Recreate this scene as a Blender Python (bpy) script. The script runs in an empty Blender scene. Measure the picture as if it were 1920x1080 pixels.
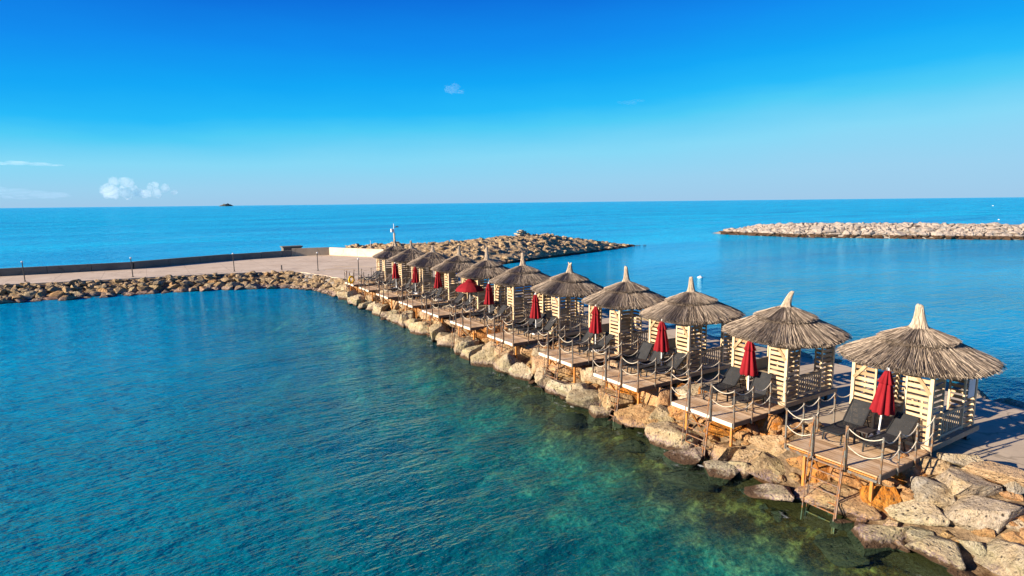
import bpy, math, random
import numpy as np
from mathutils import Vector, Matrix, Quaternion, noise as mnoise
random.seed(7); RNG = np.random.default_rng(7)
S = bpy.context.scene
COL = S.collection
R = math.radians

# ------------------------------------------------------------------ helpers
class MB:
    """collects faces with one random value per piece (face attribute 'var')"""
    def __init__(s): s.v = []; s.f = []; s.a = []
    def add(s, verts, faces, var=None):
        b = len(s.v); s.v.extend([tuple(p) for p in verts])
        var = random.random() if var is None else var
        for f in faces: s.f.append(tuple(b + i for i in f)); s.a.append(var)
    def box(s, c, size, M=None, var=None):
        hx, hy, hz = size[0] / 2, size[1] / 2, size[2] / 2
        vs = [Vector((x, y, z)) for x in (-hx, hx) for y in (-hy, hy) for z in (-hz, hz)]
        if M is not None: vs = [M @ p for p in vs]
        c = Vector(c)
        s.add([p + c for p in vs], [(0, 1, 3, 2), (4, 6, 7, 5), (0, 4, 5, 1), (2, 3, 7, 6), (0, 2, 6, 4), (1, 5, 7, 3)], var)
    def beam(s, p, q, w, h, up=(0, 0, 1), var=None):
        p, q = Vector(p), Vector(q); d = q - p; L = d.length; d.normalize()
        up = Vector(up)
        if abs(d.dot(up)) > .98: up = Vector((0, 1, 0))
        y = up.cross(d).normalized(); z = d.cross(y)
        M = Matrix((d, y, z)).transposed()
        s.box((p + q) / 2, (L, w, h), M, var)
    def tube(s, pts, r, n=6, var=None, caps=True):
        pts = [Vector(p) for p in pts]; vs = []
        rs = r if isinstance(r, (list, tuple)) else [r] * len(pts)
        for i, p in enumerate(pts):
            d = (pts[min(i + 1, len(pts) - 1)] - pts[max(i - 1, 0)]).normalized()
            u = Vector((0, 0, 1)) if abs(d.z) < .9 else Vector((0, 1, 0))
            x = u.cross(d).normalized(); y = d.cross(x)
            for k in range(n):
                a = 2 * math.pi * k / n
                vs.append(p + (x * math.cos(a) + y * math.sin(a)) * rs[i])
        fs = []
        for i in range(len(pts) - 1):
            for k in range(n):
                fs.append((i * n + k, i * n + (k + 1) % n, (i + 1) * n + (k + 1) % n, (i + 1) * n + k))
        if caps:
            fs.append(tuple(range(n - 1, -1, -1))); m = (len(pts) - 1) * n; fs.append(tuple(m + k for k in range(n)))
        s.add(vs, fs, var)
    def lathe(s, prof, n=24, rf=None, var=None, cap=True):
        vs = []
        for (r, z) in prof:
            for k in range(n):
                a = 2 * math.pi * k / n
                rr = r * (rf(a, z) if rf else 1)
                vs.append((rr * math.cos(a), rr * math.sin(a), z))
        fs = []
        for i in range(len(prof) - 1):
            for k in range(n):
                fs.append((i * n + k, (i + 1) * n + k, (i + 1) * n + (k + 1) % n, i * n + (k + 1) % n))
        if cap:
            fs.append(tuple(range(n))); m = (len(prof) - 1) * n; fs.append(tuple(m + k for k in range(n - 1, -1, -1)))
        s.add(vs, fs, var)
    def mesh(s, name, mat, smooth=False):
        me = bpy.data.meshes.new(name); me.from_pydata(s.v, [], s.f)
        at = me.attributes.new('var', 'FLOAT', 'FACE'); at.data.foreach_set('value', np.array(s.a, dtype=np.float32))
        me.materials.append(mat)
        if smooth: me.polygons.foreach_set('use_smooth', [True] * len(me.polygons))
        me.update(); return me
    def build(s, name, mat, parent=None, smooth=False, loc=None):
        return link(name, s.mesh(name, mat, smooth), parent, loc)

def link(name, me, parent=None, loc=None):
    o = bpy.data.objects.new(name, me); COL.objects.link(o)
    if parent is not None: o.parent = parent
    if loc is not None: o.location = loc
    return o
def tag(o, label=None, cat=None, group=None, kind=None):
    if label: o['label'] = label
    if cat: o['category'] = cat
    if group: o['group'] = group
    if kind: o['kind'] = kind
    return o
def empty(name, loc, rz=0):
    o = bpy.data.objects.new(name, None); COL.objects.link(o); o.location = loc; o.rotation_euler = (0, 0, rz)
    o.empty_display_size = .2; return o
def kids(o): return [c for c in COL.objects if c.parent is o]
def copy_tree(o, parent=None, tree=None):
    c = o.copy(); COL.objects.link(c)
    if parent is not None: c.parent = parent
    for ch in list(o.children): copy_tree(ch, c)
    return c
ORD = ['first', 'second', 'third', 'fourth', 'fifth', 'sixth', 'seventh', 'eighth', 'ninth', 'tenth', 'eleventh', 'twelfth', 'thirteenth',
       'fourteenth', 'fifteenth', 'sixteenth', 'seventeenth', 'eighteenth', 'nineteenth', 'twentieth']
def nth(i): return ORD[i] if i < 20 else ['twenty', 'thirty', 'forty', 'fifty'][i // 10 - 2] + '-' + ORD[i % 10]

# ------------------------------------------------------------------ materials
class NT:
    def __init__(s, m):
        s.t = m.node_tree; s.t.nodes.clear()
    def n(s, typ, **kw):
        nd = s.t.nodes.new(typ)
        for k, v in kw.items():
            if k.startswith('_'): setattr(nd, k[1:], v)
        for k, v in kw.items():
            if k.startswith('_'): continue
            key = int(k[1:]) if k[0] == 'i' and k[1:].isdigit() else k.replace('__', ' ')
            inp = nd.inputs[key]
            if isinstance(v, bpy.types.NodeSocket): s.t.links.new(v, inp)
            else: inp.default_value = v
        return nd
    def l(s, a, b): s.t.links.new(a, b)
    def noise(s, vec, scale, detail=4, rough=.55, dist=0.):
        return s.n('ShaderNodeTexNoise', Vector=vec, Scale=scale, Detail=detail, Roughness=rough, Distortion=dist).outputs['Fac']
    def math(s, op, a, b=0., c=None, clamp=False):
        kw = dict(i0=a, i1=b)
        if c is not None: kw['i2'] = c
        return s.n('ShaderNodeMath', _operation=op, _use_clamp=clamp, **kw).outputs[0]
    def ramp(s, fac, stops, interp='LINEAR'):
        nd = s.n('ShaderNodeValToRGB', Fac=fac); cr = nd.color_ramp; cr.interpolation = interp
        while len(cr.elements) > 1: cr.elements.remove(cr.elements[0])
        for i, (p, c) in enumerate(stops):
            e = cr.elements[0] if i == 0 else cr.elements.new(p)
            e.position = p; c = c if isinstance(c, (tuple, list)) else (c, c, c); e.color = (*c[:3], 1)
        return nd.outputs['Color']
    def mix(s, fac, a, b, mode='MIX'):
        nd = s.n('ShaderNodeMix', _data_type='RGBA', _blend_type=mode)
        for sock, v in ((nd.inputs['Factor'], fac), (nd.inputs[6], a), (nd.inputs[7], b)):
            if isinstance(v, bpy.types.NodeSocket): s.l(v, sock)
            else: sock.default_value = v if isinstance(v, (int, float)) else (*v[:3], 1)
        return nd.outputs[2]
    def mr(s, v, a, b, c=0., d=1.):
        return s.n('ShaderNodeMapRange', Value=v, From__Min=a, From__Max=b, To__Min=c, To__Max=d).outputs[0]
    def pos(s): return s.n('ShaderNodeNewGeometry').outputs['Position']
    def objc(s): return s.n('ShaderNodeTexCoord').outputs['Object']
    def var(s): return s.n('ShaderNodeAttribute', _attribute_name='var').outputs['Fac']
    def map(s, vec, scale=(1, 1, 1), rot=(0, 0, 0)):
        return s.n('ShaderNodeMapping', Vector=vec, Scale=scale, Rotation=rot).outputs[0]
    def bump(s, h, strength=.5, dist=.02, normal=None):
        kw = dict(Height=h, Strength=strength, Distance=dist)
        if normal is not None: kw['Normal'] = normal
        return s.n('ShaderNodeBump', **kw).outputs[0]
    def pbsdf(s, color, rough=.8, normal=None, metal=0., spec=.3, **kw):
        d = dict(Base__Color=color if isinstance(color, bpy.types.NodeSocket) else (*color, 1), Roughness=rough, Metallic=metal)
        if normal is not None: d['Normal'] = normal
        nd = s.n('ShaderNodeBsdfPrincipled', **d); nd.inputs['Specular IOR Level'].default_value = spec
        for k, v in kw.items(): nd.inputs[k.replace('__', ' ')].default_value = v
        return nd.outputs[0]
    def out(s, sh, vol=None):
        o = s.n('ShaderNodeOutputMaterial')
        if sh is not None: s.l(sh, o.inputs['Surface'])
        if vol is not None: s.l(vol, o.inputs['Volume'])
def mat(name):
    m = bpy.data.materials.new(name); m.use_nodes = True; return m, NT(m)

def wood_mat(name, dark, light, streak=(1, 1, 1), scale=3., rough=.75, wear=None):
    m, t = mat(name); p = t.objc(); v = t.var()
    g = t.noise(t.map(p, streak), scale * 6, 4, .6)
    b = t.noise(p, 1.7, 3)
    f = t.math('ADD', t.math('MULTIPLY', v, .55), t.math('MULTIPLY', g, .45))
    c = t.ramp(f, [(.15, dark), (.8, light)])
    c = t.mix(t.mr(b, .45, .75), c, tuple(x * .72 for x in dark), 'MIX') if wear is None else t.mix(t.mr(b, .52, .7, 0, .8), c, wear)
    t.out(t.pbsdf(c, rough, t.bump(g, .25, .01))); return m
MW_PINE = wood_mat('pine_wood', (.31, .20, .105), (.68, .49, .305), (1, 1, 3))
MW_POST = wood_mat('pine_post', (.50, .35, .20), (.70, .54, .35), (3, 3, .4), wear=(.60, .44, .26))
MW_DECK = wood_mat('weathered_deck', (.32, .18, .085), (.73, .52, .33), (3, .5, 1), wear=(.57, .44, .31))
MW_GREY = wood_mat('grey_floorwood', (.27, .195, .125), (.55, .43, .30), (.5, 3, 1), wear=(.45, .37, .28))
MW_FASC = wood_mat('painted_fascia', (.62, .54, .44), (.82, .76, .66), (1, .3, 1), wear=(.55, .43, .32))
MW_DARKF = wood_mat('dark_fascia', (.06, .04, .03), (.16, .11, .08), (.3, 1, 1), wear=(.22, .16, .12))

def metal_mat(name, col, rust, amount, rough=.45, metal=.5):
    m, t = mat(name); p = t.pos()
    n = t.noise(p, 7, 5, .65)
    c = t.mix(t.mr(n, .62 - amount * .4, .72 - amount * .35), col, rust)
    c = t.mix(t.mr(t.noise(p, 31, 3), .4, .8, 0, .5), c, tuple(x * .5 for x in rust))
    t.out(t.pbsdf(c, rough, t.bump(n, .2, .005), metal)); return m
MM_STEEL = metal_mat('grey_steel', (.20, .185, .17), (.23, .12, .06), .38)
MM_RUST = metal_mat('rusted_steel', (.33, .18, .10), (.55, .22, .045), .62, .8, .1)
MM_LADDER = metal_mat('ladder_steel', (.20, .155, .13), (.33, .135, .045), .42, .7, .2)
MM_LAMP = metal_mat('lamp_steel', (.05, .05, .055), (.12, .08, .05), .2)
MM_WHITE = metal_mat('white_metal', (.75, .76, .76), (.5, .42, .33), .05, .4, 0)
MM_FRAME = metal_mat('black_frame', (.022, .023, .026), (.06, .05, .045), .1, .4, .2)

def thatch_mat(name, stops, dark):
    m, t = mat(name); p = t.objc(); v = t.var()
    g = t.noise(t.map(p, (1, 1, 1)), 26, 3, .6)
    b = t.noise(p, 2.2, 4)
    f = t.math('ADD', t.math('MULTIPLY', v, .7), t.math('MULTIPLY', g, .3))
    c = t.ramp(f, stops)
    c = t.mix(t.mr(b, .5, .72, 0, .6), c, dark)
    t.out(t.pbsdf(c, .9, t.bump(g, .4, .02), spec=.1)); return m
MT_REED = thatch_mat('reed_thatch', [(.06, (.035, .028, .025)), (.32, (.125, .095, .074)), (.6, (.33, .258, .198)), (.95, (.68, .56, .44))], (.10, .08, .07))
MT_TIP = thatch_mat('pale_reed', [(.0, (.25, .19, .14)), (.5, (.50, .40, .30)), (1, (.66, .54, .42))], (.36, .28, .21))

def fabric_mat(name, col, col2, sc=60, rough=.85, alpha=1.):
    m, t = mat(name); p = t.objc(); n = t.noise(p, sc, 2); b = t.noise(p, 3, 4)
    c = t.mix(t.mr(b, .35, .7), col, col2)
    sh = t.pbsdf(c, rough, t.bump(t.math('ADD', n, t.math('MULTIPLY', b, 3.)), .35, .01), spec=.2)
    if alpha < 1:
        sh = t.n('ShaderNodeMixShader', Fac=alpha, i1=t.n('ShaderNodeBsdfTransparent').outputs[0], i2=sh).outputs[0]
    t.out(sh); return m
MF_RED = fabric_mat('red_canvas', (.25, .010, .017), (.19, .007, .012))
MF_SLING = fabric_mat('charcoal_sling', (.030, .031, .034), (.042, .042, .045), 90, .8, .84)
MF_ROPE = fabric_mat('cream_rope', (.62, .55, .44), (.48, .41, .32), 70)
MF_YEL = fabric_mat('yellow_plastic', (.85, .48, .015), (.75, .40, .01), 5, .4)
MF_WHITE = fabric_mat('white_plastic', (.78, .79, .80), (.68, .68, .68), 5, .5)
MF_DARK = fabric_mat('dark_plastic', (.03, .03, .035), (.05, .05, .05), 5, .5)
MF_TABLE = fabric_mat('dark_tabletop', (.045, .036, .032), (.07, .055, .05), 20, .6)
MF_CUSH = fabric_mat('bench_board', (.48, .36, .24), (.56, .44, .31), 14, .8)

def rock_mat(name, stops, warm, bands=True, bump=1., green=.35, wl=.03):
    """rust amount comes from the object's own colour (red channel), greyness from green channel"""
    m, t = mat(name); p = t.pos()
    oi = t.n('ShaderNodeObjectInfo'); sep = t.n('ShaderNodeSeparateColor', Color=oi.outputs['Color'])
    n1 = t.noise(p, .9, 5, .6, .4); n2 = t.noise(p, 4.5, 6, .68, .3); n3 = t.noise(p, 17, 4, .7)
    pit = t.n('ShaderNodeTexVoronoi', Vector=p, Scale=7., Randomness=1.).outputs['Distance']
    f = t.math('ADD', t.math('MULTIPLY', n1, .5), t.math('MULTIPLY', n2, .5))
    f = t.math('ADD', f, t.math('MULTIPLY', t.math('SUBTRACT', oi.outputs['Random'], .5), .16))
    c = t.ramp(f, stops)
    gr = t.mix(t.mr(n2, .3, .7), (.22, .20, .175), (.46, .43, .385))
    c = t.mix(t.math('MULTIPLY', sep.outputs[1], t.mr(n1, .35, .6), clamp=True), c, gr)
    rust = t.ramp(n2, [(.3, (.27, .075, .010)), (.5, (.56, .19, .02)), (.72, (.62, .30, .06))])
    rf = t.math('MULTIPLY', sep.outputs[0], t.mr(n1, .26, .48), clamp=True)
    c = t.mix(rf, c, rust)
    c = t.mix(t.mr(n3, .53, .68, 0, .85), c, tuple(x * .42 for x in warm))
    c = t.mix(t.mr(t.noise(p, 60, 3, .7), .6, .75, 0, .6), c, (.07, .055, .045))
    if bands:
        z = t.n('ShaderNodeSeparateXYZ', Vector=p).outputs[2]
        zz = t.math('ADD', z, t.math('MULTIPLY', t.math('SUBTRACT', n2, .5), .4))
        c = t.mix(t.math('MULTIPLY', t.mr(zz, .40, .20), t.mr(n3, .42, .55)), c, (.26, .19, .21))       # barnacle and violet crust
        c = t.mix(t.math('MULTIPLY', t.mr(zz, .95, .45, 0, green), t.mr(n1, .42, .6)), c, (.26, .25, .09))    # green film
        c = t.mix(t.mr(zz, wl + .1, wl), c, (.085, .050, .030))                        # brown weed at the waterline
    c = t.mix(t.math('MULTIPLY', t.mr(pit, .24, .08), t.mr(n1, .36, .56)), c, (.06, .045, .032))
    h = t.math('ADD', t.math('ADD', t.math('MULTIPLY', n2, 1.7), t.math('MULTIPLY', n3, .45)), t.math('MULTIPLY', t.mr(pit, .0, .3), .6))
    t.out(t.pbsdf(c, .88, t.bump(h, 1. * bump, .12), spec=.2)); return m
MR_PIER = rock_mat('limestone_boulder', wl=.10, stops= [(.30, (.20, .135, .075)), (.42, (.43, .325, .19)), (.54, (.60, .49, .33)), (.72, (.56, .50, .40))], warm=(.34, .25, .15))
MR_QUAY = rock_mat('ochre_boulder', [(.28, (.16, .115, .07)), (.45, (.33, .235, .13)), (.62, (.47, .35, .20)), (.8, (.42, .35, .27))], (.26, .19, .11), green=.1)
MR_HEAD = rock_mat('brown_headland_rock', [(.28, (.17, .115, .065)), (.40, (.46, .33, .19)), (.53, (.70, .54, .34)), (.8, (.72, .60, .44))], (.22, .155, .095), bump=1.6, green=.0, wl=.25)
MR_BRK = rock_mat('pale_armour_stone', [(.25, (.20, .19, .18)), (.40, (.36, .385, .38)), (.54, (.52, .56, .56)), (.64, (.52, .38, .20)), (.75, (.56, .56, .57))], (.34, .31, .27), green=.0, wl=.7)

def concrete_mat(name, a, b, stain, bumpd=.01, joints=False):
    m, t = mat(name); p = t.pos()
    n1 = t.noise(p, .35, 5, .6, .5); n2 = t.noise(p, 3.2, 6, .65); n3 = t.noise(p, 40, 3)
    c = t.mix(t.mr(n1, .3, .7), a, b)
    c = t.mix(t.mr(t.noise(t.map(p, (.22, .8, 1)), .8, 5, .6, .8), .54, .70, 0, .6), c, stain)
    c = t.mix(t.mr(n2, .55, .75, 0, .45), c, tuple(x * .6 for x in a))
    c = t.mix(t.mr(n3, .6, .75, 0, .4), c, tuple(x * .5 for x in a))
    w = t.n('ShaderNodeTexVoronoi', _feature='DISTANCE_TO_EDGE', Vector=t.n('ShaderNodeVectorMath', _operation='ADD', i0=p, i1=t.n('ShaderNodeTexNoise', Vector=p, Scale=1.2).outputs['Color']).outputs[0], Scale=.22).outputs['Distance']
    c = t.mix(t.mr(w, .0, .012, .55, 0), c, tuple(x * .35 for x in a))
    if joints:
        sp = t.n('ShaderNodeSeparateXYZ', Vector=p)
        for ax, st in ((0, 4.1), (1, 4.9)):
            fx = t.math('FRACT', t.math('DIVIDE', t.math('ADD', sp.outputs[ax], t.math('MULTIPLY', n2, .05)), st))
            c = t.mix(t.math('MULTIPLY', t.mr(t.math('ABSOLUTE', t.math('SUBTRACT', fx, .5)), .492, .498), .5), c, tuple(x * .3 for x in a))
        c = t.mix(t.mr(t.noise(p, .9, 6, .7, 1.2), .60, .70, 0, .55), c, tuple(x * .45 for x in a))
    t.out(t.pbsdf(c, .9, t.bump(t.math('ADD', n2, t.math('MULTIPLY', n3, .3)), .5, bumpd), spec=.2)); return m
MC_PIER = concrete_mat('pier_concrete', (.44, .345, .25), (.58, .47, .35), (.30, .235, .17), joints=True)
MC_QUAY = concrete_mat('quay_concrete', (.54, .42, .31), (.69, .56, .43), (.42, .29, .19), joints=True)
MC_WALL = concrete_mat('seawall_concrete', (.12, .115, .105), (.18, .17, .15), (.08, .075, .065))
MC_STONE = concrete_mat('rough_stonework', (.30, .24, .17), (.42, .35, .26), (.16, .12, .09))
MC_WHITE = concrete_mat('cream_render', (.58, .47, .36), (.68, .57, .45), (.48, .36, .25))
MC_GREY = concrete_mat('grey_screed', (.27, .235, .20), (.38, .335, .285), (.16, .13, .10), .12)
m_, t_ = mat('yellow_paint'); t_.out(t_.pbsdf(t_.mix(t_.noise(t_.pos(), 3), (.55, .33, .06), (.48, .36, .2)), .8)); M_YPAINT = m_

# ------------------------------------------------------------------ sun, sky, camera
SUN_EL, SUN_AZ = R(17.6), math.atan2(.155, -.988)          # where the sun stands
sl = bpy.data.lights.new('sun', 'SUN'); sl.energy = 5.0; sl.angle = R(.5); sl.color = (1, .86, .66)
so = bpy.data.objects.new('sun', sl); COL.objects.link(so)
sd = Vector((math.cos(SUN_EL) * math.cos(SUN_AZ), math.cos(SUN_EL) * math.sin(SUN_AZ), math.sin(SUN_EL)))
so.rotation_euler = sd.to_track_quat('Z', 'Y').to_euler(); so.location = (-40, 6, 40)

w = bpy.data.worlds.new('World'); S.world = w; w.use_nodes = True; t = NT(w)
sky = t.n('ShaderNodeTexSky', _sky_type='NISHITA', _sun_disc=False, _sun_elevation=SUN_EL, _sun_rotation=R(279), _altitude=0, _air_density=1.0, _dust_density=.4, _ozone_density=4.0)
dirv = t.n('ShaderNodeTexCoord').outputs['Generated']
xyz = t.n('ShaderNodeSeparateXYZ', Vector=dirv)
az = t.n('ShaderNodeVectorMath', _operation='DOT_PRODUCT', i0=dirv, i1=(.85, -.527, 0)).outputs['Value']   # towards the right of the bay
wob = t.noise(t.map(dirv, (2, 2, 9)), 1.6, 4, .55)
el = t.math('SUBTRACT', xyz.outputs[2], t.math('MULTIPLY', az, .05))
el = t.math('ADD', el, t.math('MULTIPLY', t.math('SUBTRACT', wob, .5), .035))
el = t.mix(t.mr(xyz.outputs[2], .0, .09), xyz.outputs[2], el)
SKYK = 10.0
grad = t.ramp(el, [(0.0, (.30, .50, .70)), (.03, (.275, .54, .74)), (.075, (.20, .585, .79)), (.125, (.06, .51, .79)), (.15, (.010, .42, .81)), (.19, (.0, .33, .79)), (.25, (.0, .225, .74)), (.32, (.0, .125, .60)), (.55, (.0, .055, .32)), (1., (.0, .035, .20))])
gr10 = t.n('ShaderNodeVectorMath', _operation='SCALE', i0=grad); gr10.inputs['Scale'].default_value = SKYK * .51
c = t.mix(.98, sky.outputs[0], gr10.outputs[0])
bg = t.n('ShaderNodeBackground', Color=c, Strength=.1)
wo = t.n('ShaderNodeOutputWorld'); t.l(bg.outputs[0], wo.inputs[0])

F_PX, CAM_H, YAW, PITCH, ROLL = 1110., 8.6, R(31.8), R(8.214), R(.6117)
cam = bpy.data.cameras.new('camera'); cam.sensor_width = 36; cam.lens = 36 * F_PX / 1920; cam.clip_start = .1; cam.clip_end = 200000
co = bpy.data.objects.new('camera', cam); COL.objects.link(co); S.camera = co
Fw = Vector((math.sin(YAW) * math.cos(PITCH), math.cos(YAW) * math.cos(PITCH), -math.sin(PITCH)))
Rt = Vector((math.cos(YAW), -math.sin(YAW), 0)); Up = Rt.cross(Fw)
R2 = math.cos(ROLL) * Rt - math.sin(ROLL) * Up; U2 = math.sin(ROLL) * Rt + math.cos(ROLL) * Up
Mx = Matrix((R2, U2, -Fw)).transposed().to_4x4(); Mx.translation = (0, 0, CAM_H); co.matrix_world = Mx
S.view_settings.view_transform = 'Standard'; S.view_settings.look = 'None'; S.view_settings.exposure = 1.2; S.view_settings.gamma = 1
S.render.film_transparent = False
S.cycles.max_bounces = 8; S.cycles.transparent_max_bounces = 12; S.cycles.volume_bounces = 6; S.cycles.caustics_reflective = False; S.cycles.caustics_refractive = False
try: S.cycles.use_denoising = True; S.cycles.denoiser = 'OPENIMAGEDENOISE'
except Exception: pass

# ------------------------------------------------------------------ sea and seabed
def sheet(name, xs, ys, zf, m, smooth=True):
    vs = [(x, y, zf(x, y)) for y in ys for x in xs]; nx = len(xs)
    fs = [(j * nx + i, j * nx + i + 1, (j + 1) * nx + i + 1, (j + 1) * nx + i) for j in range(len(ys) - 1) for i in range(nx - 1)]
    me = bpy.data.meshes.new(name); me.from_pydata(vs, [], fs); me.materials.append(m)
    if smooth: me.polygons.foreach_set('use_smooth', [True] * len(fs))
    return link(name, me)

m_, t = mat('sea_water'); MS_SEA = m_
p = t.pos(); pxyz = t.n('ShaderNodeSeparateXYZ', Vector=p)
dist = t.n('ShaderNodeVectorMath', _operation='LENGTH', i0=p).outputs['Value']
wr = R(38)
warp = t.n('ShaderNodeVectorMath', _operation='ADD', i0=p, i1=t.n('ShaderNodeVectorMath', _operation='SCALE', i0=t.n('ShaderNodeTexNoise', Vector=p, Scale=.12, Detail=2.).outputs['Color']).outputs[0]).outputs[0]
w1 = t.noise(t.map(warp, (.45, 1.25, 1), (0, 0, wr)), .42, 3, .5)
w2 = t.noise(t.map(warp, (.5, 1.3, 1), (0, 0, wr + .35)), 1.35, 4, .55)
w3 = t.noise(t.map(p, (.6, 1.2, 1), (0, 0, wr - .5)), 4.2, 3, .55)
w4 = t.noise(t.map(p, (.6, 1.2, 1), (0, 0, wr + .2)), 12., 2, .5)
big = t.noise(t.map(p, (.35, 1., 1), (0, 0, R(-25))), .05, 4, .6)          # patches of stronger and weaker ripple
lee = t.math('MAXIMUM', t.mr(pxyz.outputs[0], 20, 30, 1., .5), t.mr(pxyz.outputs[1], 55, 110, 0, 1.))                               # the harbour side lies in the lee
amp = t.math('MULTIPLY', t.mr(big, .3, .7, .45, 1.55), lee)
far = t.mr(dist, 25, 400, 1., 3.6)
amp = t.math('MULTIPLY', amp, far)
h = t.math('ADD', t.math('ADD', t.math('MULTIPLY', w1, .26), t.math('MULTIPLY', w2, .20)), t.math('ADD', t.math('MULTIPLY', w3, .085), t.math('MULTIPLY', w4, .022)))
h = t.math('MULTIPLY', h, amp)
w0 = t.noise(t.map(warp, (.4, 1.2, 1), (0, 0, R(12))), .11, 4, .6)
h = t.math('ADD', h, t.math('MULTIPLY', w0, t.mr(dist, 85, 420, 0, 2.6)))
nrm = t.bump(h, 1., 1.)
cosv = t.math('ABSOLUTE', t.n('ShaderNodeVectorMath', _operation='DOT_PRODUCT', i0=nrm, i1=t.n('ShaderNodeNewGeometry').outputs['Incoming']).outputs['Value'])
fr = t.math('ADD', .02, t.math('MULTIPLY', .98, t.math('POWER', t.math('SUBTRACT', 1., cosv, clamp=True), 5.)), clamp=True)       # Fresnel (Schlick), the same from both sides
gl = t.n('ShaderNodeBsdfGlossy', Roughness=.06, Normal=nrm, Color=(.46, .90, 1, 1)).outputs[0]
clear = t.n('ShaderNodeBsdfTransparent', Color=(.60, .95, .87, 1)).outputs[0]
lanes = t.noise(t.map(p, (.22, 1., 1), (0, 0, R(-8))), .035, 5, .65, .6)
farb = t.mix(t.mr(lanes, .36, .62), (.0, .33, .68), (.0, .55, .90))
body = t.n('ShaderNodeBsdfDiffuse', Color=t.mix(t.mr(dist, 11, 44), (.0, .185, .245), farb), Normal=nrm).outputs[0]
# turbidity: how deep one looks, by distance from the rocks
dx = t.math('ABSOLUTE', t.math('SUBTRACT', pxyz.outputs[0], 21.5))
deep = t.mr(dx, 8., 22, .01, .68)
deep = t.math('MAXIMUM', deep, t.mr(dist, 25, 85, 0, 1))
shore = t.math('MULTIPLY', t.mr(dx, 6.2, 9.5, 1, 0), t.mr(pxyz.outputs[1], 58, 66, 1, 0))
deep = t.math('MULTIPLY', deep, t.math('SUBTRACT', 1., t.math('MULTIPLY', shore, .8)))
under = t.n('ShaderNodeMixShader', Fac=deep, i1=clear, i2=body).outputs[0]
surf = t.n('ShaderNodeMixShader', Fac=fr, i1=under, i2=gl).outputs[0]
fm = t.math('MULTIPLY', t.mr(t.noise(t.map(p, (1, .6, 1)), 3.4, 6, .75), .57, .64), t.math('MULTIPLY', t.mr(dx, 7.6, 6.5, 0, 1), t.mr(t.noise(p, .5, 2), .52, .62)))
fm = t.math('MULTIPLY', fm, t.mr(pxyz.outputs[1], 58, 66, 1, 0))
foam = t.n('ShaderNodeBsdfDiffuse', Color=(.75, .78, .78, 1)).outputs[0]
t.out(t.n('ShaderNodeMixShader', Fac=t.math('MULTIPLY', fm, .8), i1=surf, i2=foam).outputs[0])
bx = [-90000, -30000, -9000, -3000, -1000, -400, -200, -100, -50, -25, 0, 25, 50, 100, 200, 400, 1000, 3000, 9000, 30000, 90000]
tag(sheet('sea', bx, bx, lambda x, y: 0, MS_SEA, False), kind='structure')

m_, t = mat('seabed'); MS_BED = m_
p = t.pos(); z = t.n('ShaderNodeSeparateXYZ', Vector=p).outputs[2]
n1 = t.noise(p, .28, 5, .6, .3); n2 = t.noise(p, 1.6, 6, .7, .15)
cell = t.n('ShaderNodeTexVoronoi', _feature='SMOOTH_F1', Vector=t.n('ShaderNodeVectorMath', _operation='ADD', i0=p, i1=t.n('ShaderNodeTexNoise', Vector=p, Scale=1.1).outputs['Color']).outputs[0], Scale=.9).outputs['Distance']
f = t.math('ADD', t.math('MULTIPLY', n1, .55), t.math('MULTIPLY', n2, .45))
c = t.ramp(f, [(.35, (.006, .07, .08)), (.45, (.02, .18, .15)), (.54, (.09, .36, .26)), (.64, (.46, .66, .34))])
c = t.mix(t.mr(cell, .25, .7, .0, .75), c, (.006, .03, .04))
c = t.mix(t.mr(z, -2.6, -3.6, 0, .6), c, (.004, .06, .07))
brown = t.ramp(n2, [(.35, (.035, .012, .004)), (.52, (.14, .055, .015)), (.66, (.40, .24, .075))])
c = t.mix(t.mr(t.math('ADD', z, t.math('MULTIPLY', t.math('SUBTRACT', n1, .5), 1.7)), -1.5, -.75), c, brown)
c = t.mix(t.mr(t.noise(p, 7., 4, .7), .35, .65, .75, 0), c, (.004, .012, .012))
t.out(t.pbsdf(c, .95, t.bump(n2, .8, .25), spec=0))
def bedz(x, y):
    d = min(abs(x - 15.2) if x < 21 else abs(x - 28), 60)
    if 15.2 < x < 28 and y < 70: zz = -.3
    else: zz = -.35 - 3.0 * (1 - math.exp(-d / 5.0))
    return zz + .9 * min(1, d / 4) * mnoise.noise((x * .3, y * .3, 3)) + .35 * min(1, d / 2) * mnoise.noise((x * .9, y * .9, 7))
xs = [-90000, -200] + list(np.arange(-30, 40.1, .7)) + [200, 90000]; ys = [-90000, -50] + list(np.arange(-8, 70.1, .7)) + [200, 90000]
tag(sheet('seabed', xs, ys, lambda x, y: bedz(x, y) if (-31 < x < 41 and -9 < y < 71) else -4., MS_BED), kind='structure')

# ------------------------------------------------------------------ pavement of pier and quay (one slab with real sides)
ZC = 1.15
def slab(name, poly, ztop, zbot, m, kind='structure'):
    n = len(poly); vs = [(x, y, ztop) for x, y in poly] + [(x, y, zbot) for x, y in poly]
    fs = [tuple(range(n))] + [(i, i + n, (i + 1) % n + n, (i + 1) % n) for i in range(n)]
    mb = MB(); mb.add(vs, fs, .5); o = mb.build(name, m); 
    if kind: tag(o, kind=kind)
    return o
def wavy(pts, step=.5, amp=.12, seed=0):
    out = []
    for (a, b) in zip(pts[:-1], pts[1:]):
        a, b = Vector(a), Vector(b); n = max(1, int((b - a).length / step))
        for i in range(n):
            q = a.lerp(b, i / n); k = amp * mnoise.noise((q.x * .9, q.y * .9, seed)) * 2
            out.append((q.x + k, q.y + k * .5))
    out.append(pts[-1]); return out
edge = wavy([(18.9, 2.), (18.75, 7.3), (18.5, 10), (18.4, 52), (17.2, 57.5)], .5, .14)
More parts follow.
